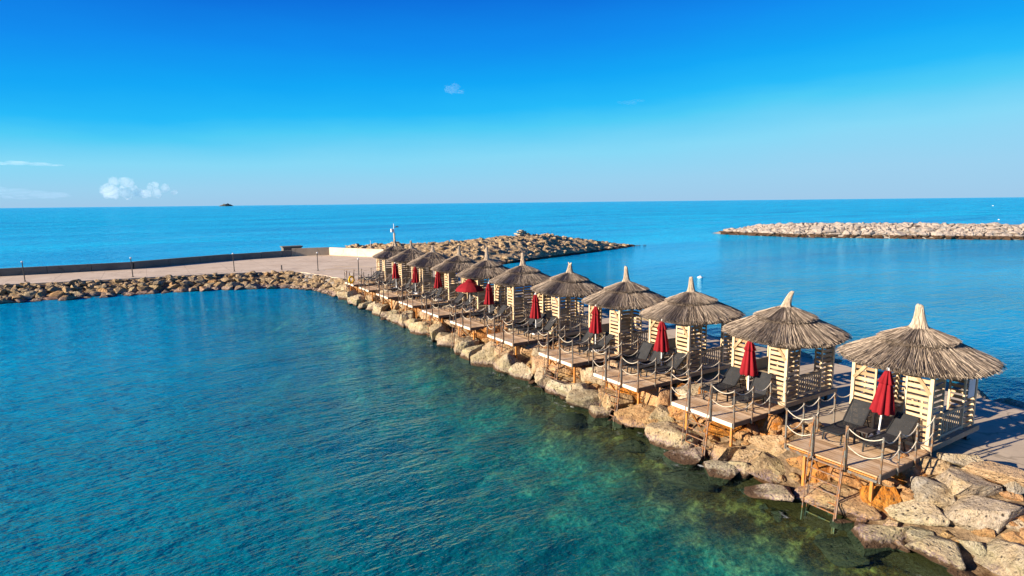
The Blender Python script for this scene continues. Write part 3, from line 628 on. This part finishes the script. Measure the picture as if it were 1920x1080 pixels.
# ------------------------------------------------------------------ gazebos
def seed_shape(a): return 1 + .028 * (1 - math.cos(4 * a))
def thatch_meshes(seed, tip_h, bend, style):
    rnd = random.Random(seed); E = 2.52           # eave height above the gazebo's base
    def put(mb, a, r0, z0, r1, z1, w, lift, sag=.03, var=None):
        ca, sa = math.cos(a), math.sin(a); tx, ty = -sa, ca
        s0, s1 = seed_shape(a), seed_shape(a); a2 = a + rnd.uniform(-.05, .05); c2, d2 = math.cos(a2), math.sin(a2)
        p0 = Vector((ca * r0 * s0, sa * r0 * s0, z0 + lift)); p1 = Vector((c2 * r1 * s1, d2 * r1 * s1, z1 + lift))
        pm = (p0 + p1) / 2 + Vector((0, 0, -sag)); tv = Vector((tx, ty, 0)); up = Vector((ca * .45, sa * .45, .9)) * w * .55
        vs = []
        for p, k in ((p0, .75), (pm, 1.), (p1, .8)): vs += [p - tv * w * k * .5, p + up * k, p + tv * w * k * .5]
        mb.add(vs, [(0, 1, 4, 3), (1, 2, 5, 4), (3, 4, 7, 6), (4, 5, 8, 7), (6, 7, 8)], var)
    mb = MB()
    zs = lambda r: E + .06 + (2.1 - max(r, 1.05)) * .44 + max(0, 1.05 - r) * .32      # lower tier
    mb.lathe([(2.02, E - .02), (2.06, E + .03), (1.5, zs(1.5) - .02), (.8, zs(.8) - .02), (.3, zs(.3))], 40, lambda a, z: seed_shape(a), .25, cap=False)
    mb.lathe([(2.02, E - .02), (1.2, E + .28), (.2, E + .6)], 40, lambda a, z: seed_shape(a), .1, cap=False)
    for i in range(5200):
        a = rnd.uniform(0, 2 * math.pi); r0 = rnd.uniform(.75, 1.5); r1 = min(2.18, r0 + rnd.uniform(.55, .9)) if rnd.random() < .45 else rnd.uniform(2.0, 2.10) if rnd.random() < .95 else rnd.uniform(2.08, 2.17)
        if r1 - r0 > .95: r0 = r1 - .95
        put(mb, a, r0, zs(r0), r1, zs(r1) - (.03 if r1 > 2 else 0), rnd.uniform(.009, .021), rnd.uniform(.0, 1) ** 1.4 * .10, rnd.uniform(0, .04))
    zu = lambda r: zs(r) + .13 + .04 * (1.05 - r)
    mb.lathe([(1.0, zu(1.0) - .10), (1.03, zu(1.03) - .02), (.6, zu(.6) - .02), (.25, zu(.25))], 36, lambda a, z: seed_shape(a), .25, cap=False)
    if style != 'single':
        for i in range(2300):
            a = rnd.uniform(0, 2 * math.pi); r1 = rnd.uniform(.95, 1.12) if rnd.random() < .7 else rnd.uniform(.6, 1.); r0 = max(.2, r1 - rnd.uniform(.45, .8))
            put(mb, a, r0, zu(r0), r1, zu(r1) - .02, rnd.uniform(.009, .020), rnd.uniform(.0, 1) ** 1.4 * .09, rnd.uniform(0, .03))
    else:
        for i in range(1200):
            a = rnd.uniform(0, 2 * math.pi); r1 = rnd.uniform(.8, 1.25); r0 = max(.2, r1 - rnd.uniform(.5, .9))
            put(mb, a, r0, zu(r0) - .02, r1, zs(r1) + .03, rnd.uniform(.009, .020), rnd.uniform(.0, 1) ** 1.4 * .09, 0)
    roof = mb.mesh('roof', MT_REED)
    # the bound tip
    tw = 1. if style in ('post', 'fork') or seed == 40 else rnd.uniform(.72, .86)
    mb = MB(); zb = zu(.3) - .04; H = tip_h - zb
    prof = [(.37, 0), (.27, .10), (.205, .24), (.16, .42), (.122, .64), (.095, .84), (.08, .97), (.05, 1.0)]
    if style == 'post': prof = [(.42, 0), (.30, .08), (.2, .18), (.13, .3), (.085, .42), (.08, .8), (.095, .84), (.095, 1.)]
    def off(h): return Vector((bend[0] * h ** 2.2, bend[1] * h ** 2.2, 0))
    n = 18; vs = []; fs = []
    for (r, h) in prof:
        for k in range(n):
            a = 2 * math.pi * k / n; rr = r * (1 + .07 * math.sin(7 * a + 9 * h)) * tw
            vs.append(Vector((rr * math.cos(a), rr * math.sin(a), zb + h * H)) + off(h))
    for i in range(len(prof) - 1):
        for k in range(n): fs.append((i * n + k, i * n + (k + 1) % n, (i + 1) * n + (k + 1) % n, (i + 1) * n + k))
    fs.append(tuple((len(prof) - 1) * n + k for k in range(n))); mb.add(vs, fs, .55)
    for i in range(230):
        a = rnd.uniform(0, 6.283); h0 = rnd.uniform(.0, .75); h1 = min(1.02, h0 + rnd.uniform(.15, .3))
        if style == 'post' and h0 > .35: continue
        rr = lambda h: float(np.interp(h, [q[1] for q in prof], [q[0] for q in prof])) * tw + .008
        p0 = Vector((math.cos(a) * rr(h0), math.sin(a) * rr(h0), zb + h0 * H)) + off(h0); p1 = Vector((math.cos(a) * rr(min(1, h1)), math.sin(a) * rr(min(1, h1)), zb + h1 * H)) + off(min(1, h1))
        tv = Vector((-math.sin(a), math.cos(a), 0)) * rnd.uniform(.012, .02); nn = Vector((math.cos(a), math.sin(a), .2)) * .014
        mb.add([p0 - tv, p0 + nn, p0 + tv, p1 - tv * .7, p1 + nn, p1 + tv * .7], [(0, 1, 4, 3), (1, 2, 5, 4)])
    if style == 'fork':
        for s in (-1, 1): mb.tube([(0, 0, zb + H * .9), (.0, s * .09, zb + H * 1.07), (.0, s * .16, zb + H * 1.14)], [.06, .05, .03], 7)
    return roof, mb.mesh('roof_tip', MT_TIP)

FZ = .45                                           # gazebo floor above its base
def make_gazebo():
    g = empty('gazebo', (0, 0, 0))
    mb = MB()
    for i in range(18): mb.box((0, -1.13 + i * .133, FZ - .02), (3.1, .122, .04))
    mb.build('floor', MW_GREY, g)
    mb = MB()
    for s in (-1, 1): mb.box((0, s * 1.225, FZ - .07), (3.16, .04, .16)); mb.box((s * 1.56, 0, FZ - .075), (.04, 2.40, .15))
    mb.build('fascia', MW_GREY, g)
    mb = MB()
    for s in (-1, 1): mb.box((0, s * 1.08, FZ - .19), (2.9, .07, .1))
    for x in (-1.3, 0, 1.3): mb.box((x, 0, FZ - .2), (.07, 2.08, .1))
    mb.build('base_frame', MM_LAMP, g)
    for sx, sy in ((-1, -1), (-1, 1), (1, -1), (1, 1)):
        mb = MB(); mb.box((sx * 1.3, sy * 1.0, FZ / 2 - .13), (.08, .08, FZ - .25)); mb.box((sx * 1.3, sy * 1.0, .012), (.2, .2, .024)); mb.build('leg', MM_LAMP, g)
    X, Y, T = 1.42, 1.09, 2.56
    def post(x, y, a, b): mb = MB(); mb.box((x, y, (FZ + T) / 2), (a, b, T - FZ)); mb.build('post', MW_POST, g)
    for sx in (-1, 1):
        for sy in (-1, 1):
            post(sx * X, sy * Y, .095, .095)
            post(sx * X, sy * (Y - .66), .05, .055); post(sx * (X - .72), sy * Y, .055, .05)
            for ax in (0, 1):
                mb = MB(); n = 12
                for i in range(n):
                    z = FZ + .09 + i * (T - FZ - .16) / (n - 1) * .985
                    if ax == 0: mb.box((sx * (X + .006), sy * (Y - .345), z), (.022, .56, .105 + random.uniform(-.008, .008)), Matrix.Rotation(random.uniform(-.012, .012), 3, 'X'))
                    else: mb.box((sx * (X - .37), sy * (Y + .006), z), (.63, .022, .105 + random.uniform(-.008, .008)), Matrix.Rotation(random.uniform(-.012, .012), 3, 'Y'))
                mb.build('slat_panel', MW_PINE, g)
            mb = MB(); mb.beam((sx * (X + .045), sy * (Y - .02), T - .62), (sx * (X + .045), sy * (Y - .46), T - .06), .095, .03, up=(1, 0, 0)); mb.build('brace', MW_PINE, g)
    for s in (-1, 1):
        mb = MB(); mb.box((0, s * Y, FZ + .80), (1.36, .09, .035)); mb.box((0, s * Y, FZ + .1), (1.36, .05, .06)); mb.box((0, s * Y, FZ + .72), (1.36, .03, .06))
        for i in range(10): mb.box((-.6 + i * 1.2 / 9, s * (Y - .028), FZ + .42), (.062, .022, .72))
        mb.build('railing', MW_GREY, g)
    mb = MB()
    for s in (-1, 1): mb.box((0, s * Y, T + .045), (3.0, .07, .09)); mb.box((s * X, 0, T - .05), (.06, 2.06, .09))
    mb.build('top_beam', MW_POST, g)
    return g
GZ = [  # tip height above base, bend, style, label
    (4.24, (.0, .04), 'two', 'nearest thatched gazebo, with a thick pale blunt roof tip'),
    (4.13, (.12, -.16), 'two', 'second nearest thatched gazebo, its thin roof tip hooked to the right'),
    (4.20, (.0, .02), 'two', 'third nearest thatched gazebo, with a tall straight cone tip'),
    (4.30, (.02, .07), 'two', 'fourth nearest thatched gazebo, slim tip bent slightly left'),
    (4.02, (.03, .03), 'fork', 'fifth nearest thatched gazebo, with a short forked roof tip'),
    (4.35, (.0, .05), 'two', 'sixth nearest thatched gazebo, slender tip against the blue bay'),
    (4.45, (.0, -.04), 'two', 'seventh nearest thatched gazebo, behind the open red parasol on its left'),
    (4.25, (.02, .0), 'two', 'eighth nearest thatched gazebo, standing behind the open red parasol'),
    (4.05, (.1, .3), 'single', 'ninth nearest thatched gazebo, thin tip leaning left before the headland'),
    (4.25, (.0, .04), 'single', 'second farthest thatched gazebo, plain pointed reed roof'),
    (4.75, (.0, .0), 'post', 'farthest thatched gazebo, with a stout log rising through its roof')]
GZ[6] = (*GZ[6][:3], 'seventh nearest thatched gazebo, right of and behind the open red parasol')
GX, GAZ = 19.98, []
proto = make_gazebo()
for k in range(11):
    g = proto if k == 0 else copy_tree(proto)
    g.location = (GX, GY[k], ZC); tag(g, GZ[k][3], 'gazebo', 'thatched gazebos along the pier'); GAZ.append(g)
for k in range(11):
    a, b = thatch_meshes(40 + k, *GZ[k][:3]); ro = link('roof', a, GAZ[k]); ro.scale = (.965, .965, 1); ro.rotation_euler = (random.uniform(-.02, .02), random.uniform(-.02, .02), 0); link('roof_tip', b, ro)

def make_bench():
    b = empty('bench', (0, 0, 0))
    mb = MB(); mb.box((0, 0, .43), (1.75, .50, .05)); mb.build('seat', MF_CUSH, b)
    mb = MB(); mb.box((0, .27, .66), (1.75, .035, .42), Matrix.Rotation(-.08, 3, 'X')); mb.build('backrest', MF_CUSH, b)
    for x in (-.78, .78):
        for y in (-.2, .2): mb = MB(); mb.box((x, y, .2025), (.07, .06, .405)); mb.build('leg', MW_POST, b)
    return b
bench = make_bench()
for k in range(11):
    o = bench if k == 0 else copy_tree(bench); o.location = (GX + (.05 if k else -.15), GY[k] + .74, ZC + FZ)
    tag(o, f'plain wooden bench with backrest inside the {nth(k)} nearest gazebo', 'bench', 'benches inside the gazebos')
r = tag(empty('table', (GX + .95, GY[0] + .25, ZC + FZ)), 'wooden table inside the nearest gazebo', 'table')
mb = MB()
for i in range(5): mb.box((0, -.3 + i * .15, .66), (.8, .14, .035))
mb.build('table_top', MW_GREY, r)
for x in (-.33, .33):
    for y in (-.28, .28): mb = MB(); mb.box((x, y, .32), (.06, .06, .64)); mb.build('leg', MW_POST, r)
mb = MB(); mb.box((0, 0, 0), (.42, .02, 1.05)); o = mb.build('notice_board', MF_WHITE, loc=(GX + 1.06, GY[0] - 1.13, ZC + 1.95)); tag(o, 'blank whitish board on the right rear panel of the nearest gazebo', 'notice board')

# ------------------------------------------------------------------ decks with railing, ropes and ladder
DZ = 1.5
def sagrope(pts, sag, r=.014):
    out = []
    for a, b in zip(pts[:-1], pts[1:]):
        a, b = Vector(a), Vector(b); n = 8; s = sag * min(1.25, (b - a).length / .95) * random.uniform(.75, 1.15)
        for i in range(n): k = i / n; q = a.lerp(b, k); q.z -= s * 4 * k * (1 - k); out.append(q)
    out.append(Vector(pts[-1])); mb = MB(); mb.tube(out, r, 6); return mb
def make_deck(fascia):
    d = empty('sun_deck', (0, 0, 0)); hy = 1.27
    mb = MB()
    for i in range(21): mb.box((-1.34 + i * .134, random.uniform(-.012, .012), DZ - .02), (.124, 2 * hy, .04))
    mb.build('floorboards', MW_DECK, d)
    mb = MB()
    for s in (-1, 1): mb.box((0, s * (hy - .06), DZ - .115), (2.76, .05, .10))
    for x in (-1.37, -.7, 0, .7, 1.35): mb.box((x, 0, DZ - .12), (.05, 2 * hy - .17, .09))
    mb.build('frame', MM_RUST, d)
    if not fascia: mb = MB(); mb.box((-1.42, 0, DZ - .14), (.045, 2 * hy, .07)); mb.build('front_bar', MM_STEEL, d)
    if fascia:
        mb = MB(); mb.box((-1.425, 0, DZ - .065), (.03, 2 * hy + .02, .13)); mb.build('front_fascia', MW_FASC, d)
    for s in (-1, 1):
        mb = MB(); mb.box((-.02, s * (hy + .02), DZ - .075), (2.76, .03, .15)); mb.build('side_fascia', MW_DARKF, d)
    for x, zb in ((-1.0, -.25), (.75, .45)):
        for s in (-1, 1):
            mb = MB(); mb.box((x, s * .95, (DZ - .17 + zb) / 2), (.075, .075, DZ - .17 - zb)); mb.box((x, s * .95, zb + .3), (.22, .1, .04)); mb.build('leg', MM_RUST, d)
    for s in (-1, 1):
        mb = MB(); mb.beam((-1.3, s * .5, DZ - .17), (-.35, s * .8, .35), .05, .05); mb.build('brace', MM_RUST, d)
    P = {}
    for s, xs in ((-1, (-1.40, -.50, .42, 1.33)), (1, (-1.41, -.55, .2, 1.12))):
        P[s] = []
        for x in xs:
            h = random.uniform(1.03, 1.13); dx, dy = random.uniform(-.03, .03), random.uniform(-.02, .03)
            y = s * (hy + .055); mb = MB(); mb.beam((x, y, DZ - .17), (x + dx, y + dy, DZ + h), .042, .042); mb.build('railing_post', MM_STEEL, d); P[s].append((x + dx, y + dy, h))
    LPs = []
    for s in (-1, 1):
        mb = MB(); mb.beam((-1.465, s * .46, DZ - .18), (-1.465, s * .46, DZ + 1.13), .05, .075); mb.build('railing_post', MM_STEEL, d); LPs.append((-1.465, s * .46, 1.13))
    for s in (-1, 1):
        lp = (-1.465, s * .46, 1.1)
        for lev in (0., -.47):
            pts = [(lp[0], lp[1], DZ + lp[2] + lev - .02)] + [(p[0], p[1], DZ + p[2] + lev - .04) for p in P[s]] + [(1.72, s * 1.16, DZ + 1.0 + lev)]
            sagrope(pts, .2).build('rope', MF_ROPE, d)
    # ladder: straight stiles, rungs and bowed handrails
    top, bot = Vector((-1.50, 0, DZ - .05)), Vector((-1.72, 0, -.40))
    mb = MB()
    for s in (-1, 1): mb.beam(top + Vector((0, s * .42, 0)), bot + Vector((0, s * .42, 0)), .038, .038)
    for s in (-1, 1): mb.beam((-1.46, s * .44, DZ - .12), (-1.62, s * .44, DZ - .12), .03, .03)
    la = mb.build('ladder', MM_LADDER, d)
    for i in range(7):
        p = top.lerp(bot, (i + .25) / 7.3); mb = MB(); mb.beam(p + Vector((0, -.42, 0)), p + Vector((0, .42, 0)), .028, .028); mb.build('rung', MM_LADDER, la)
    for s in (-1, 1):
        mb = MB(); mb.tube([(-1.47, s * .46, DZ + 1.1), (-1.53, s * .46, DZ + .9), (-1.66, s * .46, DZ - .1), (-1.86, s * .44, -.35)], .016, 6); mb.build('handrail', MM_LADDER, la)
    return d
dA, dB = make_deck(False), make_deck(True)
def dlab(k):
    return ['nearest rusty-framed wooden sun deck without fascia, its ladder reaching clear water', 'second nearest wooden sun deck, cream fascia on its front edge'][k] if k < 2 else f'wooden sun deck with pale front fascia and ropes, {nth(k)} from the near end'
for k in range(11):
    o = dA if k == 0 else dB if k == 1 else copy_tree(dB)
    o.location = (16.97 + (0 if k < 3 else random.uniform(-.08, .08)), GY[k] + .02, 0); tag(o, dlab(k) if k < 10 else 'farthest wooden sun deck with ropes, a yellow lifebuoy on its railing', 'deck', 'sun decks along the pier')

# ------------------------------------------------------------------ loungers, tables, parasols
def make_lounger(back):
    l = empty('sun_lounger', (0, 0, 0)); hx, bz = 1.2, .34; W = .58
    bl = .78; ex, ez = hx + bl * math.cos(back), bz + bl * math.sin(back)
    def slab_(a, b, t_, w): mb = MB(); mb.beam(a, b, w, t_); return mb
    slab_((0.0, 0, bz), (hx, 0, bz), .018, W - .05).build('seat', MF_SLING, l)
    slab_((hx, 0, bz), (ex, 0, ez), .018, W - .05).build('backrest', MF_SLING, l)
    mb = MB()
    for s in (-1, 1):
        mb.beam((-.02, s * W / 2, bz), (hx, s * W / 2, bz), .035, .05); mb.beam((hx, s * W / 2, bz), (ex, s * W / 2, ez), .035, .045)
    mb.beam((-.02, -W / 2, bz - .002), (-.02, W / 2, bz - .002), .035, .045); mb.beam((ex, -W / 2, ez), (ex, W / 2, ez), .035, .04)
    mb.build('frame', MM_FRAME, l)
    for x, dx in ((.16, -.05), (1.12, .09)):
        for s in (-1, 1): mb = MB(); mb.beam((x, s * (W / 2 - .02), bz - .02), (x + dx, s * (W / 2 - .02), 0.0), .035, .035); mb.build('leg', MM_FRAME, l)
    for s in (-1, 1): mb = MB(); mb.beam((hx + .42 * math.cos(back), s * W * .42, bz + .42 * math.sin(back)), (hx + .55, s * W * .42, .02), .025, .025); mb.build('prop', MM_FRAME, l)
    return l
LPR = [make_lounger(R(a)) for a in (51, 42, 57)]; used = set()
CNT = [2, 2, 3, 2, 3, 2, 2, 2, 2, 2, 2]
NAMES = {2: ['left', 'right'], 3: ['left', 'middle', 'right']}
for k in range(11):
    offs = [.68, -.52] if CNT[k] == 2 else [.83, .1, -.66]
    for j, oy in enumerate(offs):
        q = (k + j) % 3; o = LPR[q] if q not in used else copy_tree(LPR[q]); used.add(q)
        o.location = (16.62 + random.uniform(-.10, .2) * (k > 0) + (.05 * j), GY[k] + oy + random.uniform(-.05, .05), DZ); o.rotation_euler.z = random.uniform(-.10, .10)
        tag(o, f'charcoal mesh sun lounger, {NAMES[CNT[k]][j]} one on the {nth(k)} nearest deck', 'sun lounger', 'sun loungers on the decks')
def make_side():
    s = empty('side_table', (0, 0, 0)); mb = MB(); mb.box((0, 0, .42), (.5, .42, .03)); mb.build('table_top', MF_TABLE, s)
    for x in (-.21, .21):
        for y in (-.17, .17): mb = MB(); mb.box((x, y, .2025), (.045, .045, .405)); mb.build('leg', MF_DARK, s)
    return s
sd_ = make_side()
for k in range(11):
    o = sd_ if k == 0 else copy_tree(sd_); o.location = (17.42, GY[k] + (.07 if CNT[k] == 2 else .47), DZ)
    tag(o, f'small dark side table between loungers on the {nth(k)} nearest deck', 'side table', 'side tables on the decks')

def pleat(a, z): return 1 + .52 * abs(math.cos(4 * a)) ** 1.2 - .30 + .05 * math.sin(3 * a + 5 * z)
def make_closed():
    u = empty('closed_parasol', (0, 0, 0))
    mb = MB(); mb.lathe([(.055, 2.08), (.085, 1.98), (.12, 1.84), (.15, 1.72), (.175, 1.55), (.20, 1.40), (.225, 1.22), (.25, 1.06), (.27, .92), (.26, .90), (.1, .95)], 48, pleat, .5, cap=False)
    can = mb.build('canopy', MF_RED, u, True)
    mb = MB(); mb.lathe([(.035, 2.19), (.07, 2.14), (.10, 2.04), (.14, 1.92), (.185, 1.80), (.17, 1.79)], 48, pleat, .5); mb.build('vent_flap', MF_RED, can, True)
    mb = MB(); mb.tube([(0, 0, .1), (0, 0, 2.15)], .026, 8); mb.build('pole', MM_WHITE, u)
    mb = MB(); mb.lathe([(.05, 2.18), (.055, 2.23), (.03, 2.26)], 8); mb.build('finial', MM_WHITE, u)
    mb = MB(); mb.box((0, 0, .06), (.44, .44, .12)); mb.tube([(0, 0, .1), (0, 0, .32)], .04, 8); mb.build('base', MF_WHITE, u); return u
UM = [(17.93, 8.50), (18.08, 13.05), (18.05, 17.25), (18.05, 21.55), (17.72, 26.15), (17.8, 31.4), None, (18.2, 39.75), (18.02, 43.65), (17.76, 47.1)]
ul = ['nearest closed red parasol, leaning slightly, white base under the side table', 'closed red parasol with hidden base on the second nearest deck', 'closed red parasol on the third nearest deck, beside three loungers', 'closed red parasol on the fourth nearest deck',
      'closed red parasol on the fifth nearest deck', 'closed red parasol right of the open red one', '', 'closed red parasol just left of the open red one', 'second farthest closed red parasol', 'farthest closed red parasol, in front of a slatted gazebo']
cu = make_closed()
for k, p in enumerate(UM):
    if p is None: continue
    o = cu if k == 0 else copy_tree(cu); o.location = (p[0], p[1], DZ); o.rotation_euler = (R(random.uniform(-1.5, 1.5)), R(random.uniform(-1.5, 1.5)), random.uniform(0, 6.28))
    if k == 0: o.rotation_euler = (R(3.2), R(1.), .3)
    tag(o, ul[k], 'parasol', 'closed red parasols on the decks')
u = tag(empty('open_parasol', (18.2, 34.7, DZ)), 'open red parasol drooping over loungers in the middle of the row', 'parasol')
mb = MB(); n = 48
def oct_(a, z): return 1 - .05 * abs(math.sin(4 * a)) + .01 * math.sin(9 * a)
mb.lathe([(.04, 1.98), (.3, 1.90), (.6, 1.74), (.85, 1.54), (1.0, 1.34), (.985, 1.335), (.84, 1.52), (.6, 1.72), (.05, 1.94)], n, oct_, .5, cap=False); can = mb.build('canopy', MF_RED, u, False)
mb = MB(); mb.lathe([(.02, 2.12), (.15, 2.06), (.32, 1.95), (.31, 1.94)], n, oct_, .5); mb.build('vent_flap', MF_RED, can)
mb = MB(); mb.tube([(0, 0, .1), (0, 0, 2.1)], .026, 8); mb.build('pole', MM_WHITE, u)
mb = MB(); mb.box((0, 0, .06), (.44, .44, .12)); mb.build('base', MF_WHITE, u)
for i in range(8):
    a = math.pi / 4 * i + math.pi / 8 * 0; mb = MB(); mb.beam((.05 * math.cos(a), .05 * math.sin(a), 1.90), (.95 * math.cos(a), .95 * math.sin(a), 1.37), .02, .02); mb.build('rib', MM_WHITE, u)

# lifebuoy on the far corner of the farthest deck
mb = MB(); mb.tube([(.0, .27 * math.cos(a), .27 * math.sin(a)) for a in np.linspace(0, 2 * math.pi, 29)], .085, 10, caps=False)
lb = mb.build('lifebuoy', MF_YEL, loc=(15.44, GY[10] - .95, 1.95)); lb.rotation_euler.z = -1.15; tag(lb, 'yellow lifebuoy hanging on the railing of the farthest deck', 'lifebuoy')

# buoys out on the water
for (x, y, s, m, lab) in ((52.7, 44.9, .32, MF_WHITE, 'small white buoy floating right of the third gazebo tip'), (39.4, 27.6, .2, MF_DARK, 'small dark buoy floating left of the second gazebo tip'),
                          (282.4, 96.5, .36, MF_WHITE, 'white buoy floating beyond the outer breakwater'), (742.9, 260., .8, MF_WHITE, 'distant white float near the right horizon')):
    mb = MB(); mb.lathe([(.05, -.25), (.7, -.15), (1., .12), (.8, .42), (.3, .6), (.12, .62), (.1, .9), (.02, .92)], 14)
    o = mb.build('buoy', m, smooth=True, loc=(x, y, 0)); o.scale = (s, s, s); tag(o, lab, 'buoy', 'buoys on the bay')

# ------------------------------------------------------------------ far island and clouds
m_, t = mat('island_slope'); p = t.pos(); n = t.noise(p, .01, 4)
t.out(t.pbsdf(t.mix(t.mr(n, .4, .65), (.045, .07, .05), (.16, .14, .11)), .95)); M_ISL = m_
vs = []; fs = []; nx, ny = 40, 10
for j in range(ny + 1):
    for i in range(nx + 1):
        u, v = i / nx, j / ny; e = max(0, math.sin(math.pi * u)) ** .7 * math.sin(math.pi * v)
        z = (26 + 10 * math.exp(-((u - .5) / .22) ** 2) + 13 * mnoise.noise((u * 7, v * 3, 5)) + 8 * mnoise.noise((u * 17, v * 5, 1))) * e * 1.15 - 3
        vs.append((-105 + 210 * u, -60 + 120 * v, z))
fs = [(j * (nx + 1) + i, j * (nx + 1) + i + 1, (j + 1) * (nx + 1) + i + 1, (j + 1) * (nx + 1) + i) for j in range(ny) for i in range(nx)]
me = bpy.data.meshes.new('island'); me.from_pydata(vs, [], fs); me.materials.append(M_ISL)
o = link('island', me, loc=(1110, 10012, 0)); tag(o, 'small dark island on the left horizon', 'island', kind='structure')

def cloud_mat(name, dens, col=(1, 1, 1)):
    m, t = mat(name); v = t.n('ShaderNodeVolumePrincipled', Color=(*col, 1), Density=dens, Anisotropy=.2); t.out(None, v.outputs[0]); return m
MV1, MV2, MV3 = cloud_mat('cumulus_vapour', .003), cloud_mat('thin_vapour', .0007), cloud_mat('grey_vapour', .00035, (.70, .82, .97))
def cloud(name, loc, lumps, m, label, sub=3, rough=.28):
    v0, f0 = ICO[sub]; V = []; Fc = []; b = 0
    for (x, z, rx, rz) in lumps:
        o = np.array([random.uniform(0, 90) for _ in range(3)]); v = v0.copy()
        for i in range(len(v)):
            q = v[i]; k = 0
            for s_, a_ in ((1.3, 1.), (2.9, .75), (6.5, .5), (14., .3)): k += a_ * mnoise.noise(Vector((q * s_ + o).tolist()))
            v[i] = q * (1 + rough * k)
        v = v * np.array([rx, rx * .8, rz]) + np.array([x, random.uniform(-.3, .3) * rx, z]); V.append(v); Fc.extend([tuple(b + q for q in ff) for ff in f0]); b += len(v)
    me = np_mesh(name, np.concatenate(V), Fc, m); o = link(name, me, loc=loc); o.rotation_euler.z = math.atan2(loc[1], loc[0]) - math.pi / 2
    tag(o, label, 'cloud', 'clouds in the sky', 'thing'); return o
def clump(n, w, h, seed, base=0.):
    rnd = random.Random(seed); out = []
    for i in range(n):
        x = rnd.uniform(-1, 1); top = h * (1 - abs(x) ** 1.6) ; z = rnd.uniform(0, 1) * top * .8; r = rnd.uniform(.24, .42) * w * (1 - .55 * z / h) * (1 - .35 * abs(x))
        out.append((x * w * .78, base + z + r * .5, r, min(r, h * .36) * rnd.uniform(.75, 1.)))
    return out
DK = 12000 / 12000
cloud('cumulus_cloud', (-330, 14600, 215), clump(11, 470, 430, 3), MV1, 'left and taller of the two white cumulus clouds above the left horizon', 5, .38)
cloud('cumulus_cloud', (380, 14100, 200), clump(9, 380, 400, 8), MV1, 'right one of the two white cumulus clouds above the left horizon', 5, .38)
cloud('cloud_bank', (-2250, 15600, 250), [(x, z, 380, 75) for x, z in ((-700, 150), (-350, 120), (0, 80), (350, 40), (650, 10), (-900, 60), (-500, 20), (200, 10))], MV3, 'low blue-grey cloud bank at the left edge of the horizon')
cloud('cloud_streak', (-1900, 15800, 900), [(-500, 0, 300, 30), (-150, 15, 260, 42), (200, 5, 240, 36), (420, -10, 200, 22)], MV2, 'long thin cloud streak above the low cloud bank')
cloud('small_cloud', (5300, 10700, 2180), [(0, 0, 130, 80), (80, 60, 90, 70), (-70, 20, 80, 60), (170, -30, 90, 40)], MV2, 'small faint puff of cloud in the middle of the sky')
cloud('small_cloud', (8350, 9000, 1930), [(0, 0, 170, 42), (160, 25, 130, 30), (-150, 15, 110, 26)], MV3, 'small flat greyish cloud right of the middle of the sky')
